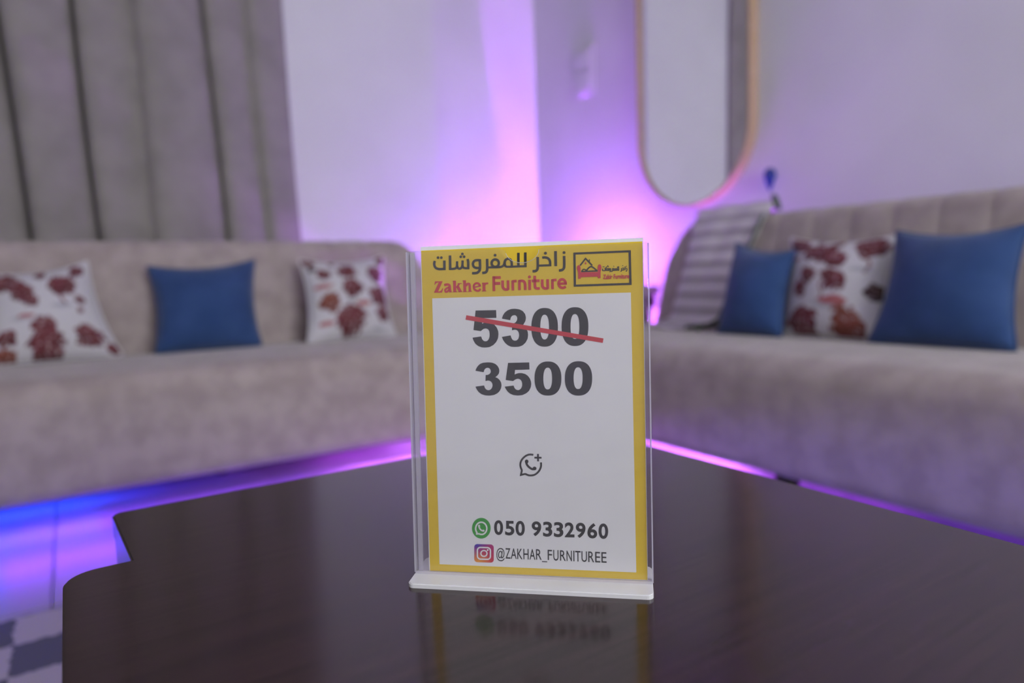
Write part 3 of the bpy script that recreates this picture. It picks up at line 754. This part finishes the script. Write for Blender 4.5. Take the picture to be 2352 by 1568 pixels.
i_.line([(1170, 1190), (1225, 1138), (1275, 1135), (1298, 1185), (1302, 1280), (1308, 1372)], 78, True); i_.line([(1238, 1377), (1370, 1369)], 22)
i_.line([(1640, 1285), (1590, 1345), (1520, 1345), (1452, 1300), (1430, 1230), (1445, 1155), (1500, 1112), (1560, 1112), (1608, 1150), (1628, 1205)], 66, True); i_.line([(1440, 1240), (1655, 1192)], 42)
i_.line([(1750, 1092), (1755, 1360)], 92); i_.poly([(1678, 1104), (1752, 1090), (1752, 1128), (1700, 1130)]); i_.line([(1683, 1360), (1826, 1354)], 24); i_.line([(1780, 1160), (1825, 1115), (1888, 1118)], 58, True)
i_.line([(2062, 888), (2070, 1360)], 84); i_.line([(2020, 932), (2284, 926)], 86); i_.line([(2065, 1118), (2268, 1112)], 92)
i_.zoom(13.835, 1145, 565)
i_.line([(130, 1092), (132, 1260), (155, 1335), (215, 1378), (310, 1370)], 84, True); i_.line([(302, 1085), (306, 1390)], 84)
i_.line([(452, 1095), (457, 1410)], 84); i_.line([(430, 1128), (500, 1115), (578, 1110)], 84, True)
i_.line([(662, 1085), (668, 1400)], 84); i_.line([(640, 1118), (740, 1102), (808, 1125), (843, 1190), (850, 1290), (850, 1396)], 84, True)
i_.line([(990, 1065), (993, 1395)], 84); i_.dot((985, 978), 48)
i_.line([(1152, 940), (1158, 1240), (1175, 1318), (1225, 1345), (1312, 1340)], 84, True); i_.line([(1060, 1105), (1305, 1096)], 86)
i_.line([(1390, 1055), (1394, 1230), (1415, 1305), (1480, 1345), (1575, 1335)], 84, True); i_.line([(1560, 1050), (1568, 1358)], 84)
i_.line([(1712, 1060), (1720, 1370)], 84); i_.line([(1690, 1095), (1760, 1080), (1846, 1072)], 84, True)
i_.line([(2140, 1285), (2060, 1325), (1980, 1310), (1925, 1250), (1910, 1180), (1935, 1105), (1990, 1060), (2045, 1058), (2100, 1092), (2130, 1150), (2135, 1215)], 82, True); i_.line([(1915, 1192), (2172, 1186)], 76)
flat('red_lettering', i_.bm, m_red, 3)

# framed bed-and-roof logo
lg = (13.835, 1300, 565)
i_ = Ink().zoom(*lg)
i_.loop([(235, 205), (2062, 128), (2088, 1232), (248, 1290)], [(305, 268), (1990, 198), (2012, 1165), (318, 1222)])
i_.line([(450, 618), (622, 392), (835, 614)], 46); i_.line([(740, 420), (743, 520)], 34)
i_.line([(490, 815), (535, 748), (575, 736), (615, 748), (660, 790)], 36, True); i_.line([(655, 770), (720, 692), (800, 650), (880, 688), (990, 785)], 46, True); i_.line([(485, 806), (1003, 786)], 44)
k_ = 30
i_.line([(1170, 715), (1162, 765), (1190, 780), (1245, 772), (1240, 690)], k_, True); i_.line([(1278, 655), (1280, 772)], k_); i_.line([(1265, 772), (1395, 766)], k_)
for a in (1318, 1350, 1385): i_.line([(a, 695), (a + 2, 765)], 24)
for d in ((1330, 622), (1312, 650), (1350, 648), (1180, 655), (1212, 655), (1520, 640), (1805, 622), (1922, 640)): i_.dot(d, 15)
i_.ell((1405, 735), 22, 24, 24); i_.line([(1428, 735), (1425, 790), (1385, 822)], 26, True); i_.line([(1482, 700), (1480, 780), (1440, 818)], 28, True)
i_.line([(1480, 772), (1690, 762)], k_); i_.ell((1520, 730), 22, 25, 24); i_.ell((1590, 735), 22, 24, 24); i_.line([(1640, 645), (1642, 765)], 28); i_.line([(1678, 640), (1680, 765)], 28)
i_.line([(1768, 700), (1768, 770), (1738, 812)], 28, True); i_.line([(1765, 762), (1850, 756)], 28); i_.line([(1788, 700), (1830, 700), (1850, 755)], 28, True); i_.line([(1880, 645), (1884, 752)], 28); i_.line([(1925, 690), (1942, 740), (1930, 785), (1900, 802)], 28, True)
flat('logo_outline', i_.bm, m_ink, 3)
i_ = Ink().zoom(*lg)
i_.poly([(350, 690), (362, 630), (405, 598), (448, 630), (465, 700), (468, 832), (1010, 820), (1013, 660), (1028, 602), (1068, 573), (1110, 600), (1130, 670), (1122, 740), (1100, 805), (1100, 1016), (1020, 1022), (1015, 968), (470, 988), (468, 1038), (390, 1040), (388, 820), (362, 760)])
i_.poly([(600, 530), (600, 578), (648, 578), (648, 530)]); i_.poly([(608, 500), (608, 522), (640, 522), (640, 500)])
i_.glyph('Zakir Furniture', [(1180, 905), (2008, 872), (2008, 1028), (1180, 1052)], .03)
flat('logo_bed', i_.bm, m_red, 4)

# prices
i_ = Ink().zoom(14.256, 1070, 695)
i_.poly([(318, 255), (990, 240), (1000, 495), (560, 505), (527, 690), (600, 655), (700, 640), (800, 655), (930, 715), (1010, 810), (1060, 930), (1068, 1040), (1050, 1170), (990, 1290), (900, 1385), (780, 1450), (640, 1468), (520, 1460), (400, 1415), (310, 1340), (250, 1240), (217, 1145), (500, 1102), (530, 1190), (580, 1245), (640, 1265), (700, 1250), (750, 1190), (775, 1110), (780, 1030), (765, 930), (725, 865), (650, 840), (580, 855), (520, 900), (490, 930), (250, 892)])
i_.poly([(1178, 520), (1210, 420), (1270, 325), (1360, 250), (1480, 205), (1600, 195), (1750, 215), (1860, 270), (1940, 370), (1968, 490), (1950, 600), (1880, 720), (1830, 760), (1920, 800), (1985, 860), (2025, 950), (2038, 1060), (2020, 1180), (1960, 1300), (1860, 1395), (1740, 1440), (1600, 1448), (1480, 1440), (1370, 1390), (1290, 1320), (1220, 1220), (1180, 1120), (1465, 1068), (1490, 1150), (1530, 1215), (1600, 1245), (1670, 1230), (1720, 1175), (1745, 1080), (1735, 990), (1700, 920), (1640, 885), (1580, 885), (1510, 905), (1515, 680), (1580, 670), (1640, 630), (1675, 570), (1685, 510), (1670, 455), (1630, 415), (1580, 405), (1510, 430), (1470, 490), (1450, 572)])
i_.zoom(12.379, 1210, 695); i_.loop(i_.oval(130, 885, 148, 1250), i_.oval(383, 632, 340, 1045)); i_.loop(i_.oval(988, 1752, 125, 1232), i_.oval(1243, 1495, 322, 1030))
flat('old_price', i_.bm, m_ink, 3)
i_ = Ink().zoom(15.68, 1080, 820)
i_.poly([(188, 488), (220, 400), (270, 320), (350, 245), (460, 200), (620, 185), (780, 195), (900, 240), (990, 320), (1040, 420), (1050, 510), (1025, 600), (970, 670), (905, 722), (980, 750), (1060, 820), (1110, 910), (1128, 1010), (1110, 1120), (1060, 1220), (980, 1300), (860, 1360), (700, 1385), (540, 1375), (400, 1330), (300, 1250), (230, 1150), (188, 1060), (498, 1018), (525, 1100), (570, 1160), (640, 1190), (710, 1180), (770, 1130), (805, 1040), (800, 960), (765, 895), (710, 855), (640, 840), (550, 860), (555, 640), (620, 640), (690, 610), (735, 550), (740, 490), (720, 430), (680, 392), (625, 380), (560, 400), (510, 450), (482, 542)])
i_.poly([(1362, 205), (2125, 188), (2135, 445), (1615, 460), (1597, 625), (1660, 595), (1750, 572), (1850, 570), (1980, 605), (2080, 675), (2150, 770), (2190, 880), (2198, 970), (2180, 1090), (2120, 1210), (2020, 1300), (1880, 1365), (1720, 1382), (1560, 1365), (1430, 1310), (1340, 1230), (1280, 1140), (1243, 1062), (1562, 1020), (1590, 1100), (1640, 1160), (1720, 1190), (1790, 1165), (1840, 1110), (1870, 1030), (1872, 940), (1850, 860), (1800, 800), (1720, 775), (1650, 790), (1590, 825), (1545, 862), (1278, 820)])
i_.zoom(3.564, 900, 520); i_.loop(i_.oval(1168, 1388, 1104, 1384), i_.oval(1240, 1312, 1155, 1333)); i_.loop(i_.oval(1416, 1640, 1102, 1384), i_.oval(1488, 1562, 1152, 1330))
flat('new_price', i_.bm, m_ink, 3)
i_ = Ink().zoom(3.564, 900, 520); i_.line([(607, 744), (1730, 934)], 37); flat('strike_through', i_.bm, m_red, 4)

# messenger mark, phone number and handle
def box4(x0, x1, y0, y1, sl): d = (x1 - x0) * sl; return [(x0, y0), (x1, y0 + d), (x1 + 4, y1), (x0 + 4, y1 - d)]
i_ = Ink().zoom(17.42, 1170, 1020)
i_.line([(958, 425), (850, 410), (740, 425), (620, 490), (510, 600), (450, 720), (437, 830), (455, 930), (505, 1045)], 76, True)
i_.line([(503, 1035), (460, 1228), (640, 1182)], 74); i_.line([(632, 1180), (750, 1235), (870, 1247), (1000, 1222), (1120, 1142), (1210, 1030), (1260, 900), (1268, 810), (1260, 725)], 76, True)
i_.line([(1143, 385), (1147, 685)], 76); i_.line([(1000, 536), (1285, 538)], 74)
i_.line([(680, 700), (690, 790), (760, 890), (850, 960), (930, 1000), (1010, 985)], 84, True); i_.dot((690, 690), 72, 80); i_.dot((1005, 968), 78, 74)
flat('phone_bubble_mark', i_.bm, m_ink, 3)
i_ = Ink().zoom(13.07, 1080, 1180)
for ch, q in (('0', (715, 985, 185, 635)), ('5', (1045, 1322, 205, 648)), ('0', (1360, 1637, 205, 658))): i_.glyph(ch, box4(*q, .02), .028)
i_.zoom(12.379, 1220, 1180)
for ch, q in (('9', (15, 285, 207, 637)), ('3', (335, 598, 217, 650)), ('3', (645, 913, 228, 662)), ('2', (955, 1228, 238, 668)), ('9', (1270, 1545, 247, 687)), ('6', (1597, 1875, 258, 700)), ('0', (1915, 2188, 268, 713))): i_.glyph(ch, box4(*q, .02), .028)
flat('phone_number', i_.bm, m_ink, 3)
i_ = Ink().zoom(13.07, 1080, 1180)
for ch, q in (('@', (785, 1035, 1015, 1425)), ('Z', (1055, 1205, 1025, 1345)), ('A', (1215, 1390, 1032, 1352)), ('K', (1410, 1565, 1040, 1360)), ('H', (1595, 1750, 1045, 1368)), ('A', (1778, 1950, 1052, 1375))): i_.glyph(ch, box4(*q, .04), .004)
i_.zoom(12.379, 1220, 1180)
for ch, q in (('R', (135, 295, 1000, 1305)), ('_', (305, 455, 1340, 1374)), ('F', (468, 592, 1018, 1315)), ('U', (628, 775, 1022, 1332)), ('R', (818, 980, 1030, 1335)), ('N', (1005, 1155, 1040, 1345)), ('I', (1198, 1227, 1045, 1348)), ('T', (1252, 1405, 1048, 1355)), ('U', (1430, 1585, 1058, 1368)), ('R', (1622, 1790, 1065, 1375)), ('E', (1818, 1962, 1075, 1382)), ('E', (1995, 2142, 1083, 1390))): i_.glyph(ch, box4(*q, .05), .004)
flat('account_name', i_.bm, m_ink, 3)
i_ = Ink().zoom(13.07, 1080, 1180); i_.dot((333, 428), 280, 311, 48); flat('green_disc', i_.bm, m_green, 3)
def rsq(x0, x1, y0, y1, r, sk=0, n=8):
    o = []
    for cx_, cy_, a0 in ((x1 - r, y1 - r, 0), (x0 + r, y1 - r, 90), (x0 + r, y0 + r, 180), (x1 - r, y0 + r, 270)):
        for k in range(n + 1): a = R(a0 + 90 * k / n); o.append((cx_ + r * math.cos(a), cy_ + r * math.sin(a) + sk * (cx_ + r * math.cos(a) - x0)))
    return o
i_ = Ink().zoom(13.07, 1080, 1180); i_.line([(200, 560), (168, 480), (168, 400), (205, 310), (280, 255), (370, 250), (450, 300), (495, 390), (495, 470), (460, 550), (390, 605), (320, 610), (255, 590)], 46, True)
i_.line([(205, 535), (195, 598), (275, 588)], 42); i_.line([(265, 380), (285, 430), (325, 480), (390, 510)], 44, True); i_.dot((268, 362), 32, 42); i_.dot((395, 500), 36, 32)
i_.line(rsq(216, 608, 998, 1350, 95, .03), 42, cyc=True); i_.ell((413, 1183), 92, 88, 40); i_.dot((525, 1080), 28)
flat('white_icon_lines', i_.bm, m_paper, 5)
i_ = Ink().zoom(13.07, 1080, 1180); i_bm = i_.bm; cl = i_bm.loops.layers.float_color.new('print'); O_ = rsq(122, 706, 900, 1446, 95, .03); cen = (414, 1182); rings = []
for k in range(9):
    f = k / 8; rings.append([(cen[0] + (p[0] - cen[0]) * f, cen[1] + (p[1] - cen[1]) * f) for p in O_])
vr = [[i_bm.verts.new((*sheet(i_.px(p)), 0)) for p in r_] for r_ in rings[1:]]
def gcol(p):
    x = (p[0] - 122) / 584; y = (p[1] - 900) / 560
    c = Vector((.42, .03, .20)).lerp(Vector((.62, .03, .06)), min(1, max(0, y * 1.1)))
    d = math.hypot(x - .25, y - 1.05); c = Vector((.85, .36, .05)).lerp(c, min(1, max(0, (d - .1) / .55)))
    d = math.hypot((x - .1) * .8, y); return Vector((.035, .04, .42)).lerp(c, min(1, max(0, (d - .05) / .42)))
n_ = len(O_)
for k in range(7):
    for q in range(n_):
        f = i_bm.faces.new((vr[k][q], vr[k][(q + 1) % n_], vr[k + 1][(q + 1) % n_], vr[k + 1][q]))
        for lp, (a, c) in zip(f.loops, ((k, q), (k, (q + 1) % n_), (k + 1, (q + 1) % n_), (k + 1, q))): lp[cl] = (*gcol(rings[a + 1][c]), 1)
f = i_bm.faces.new(vr[0])
for lp in f.loops: lp[cl] = (*gcol(cen), 1)
flat('camera_icon', i_bm, m_grad, 3)
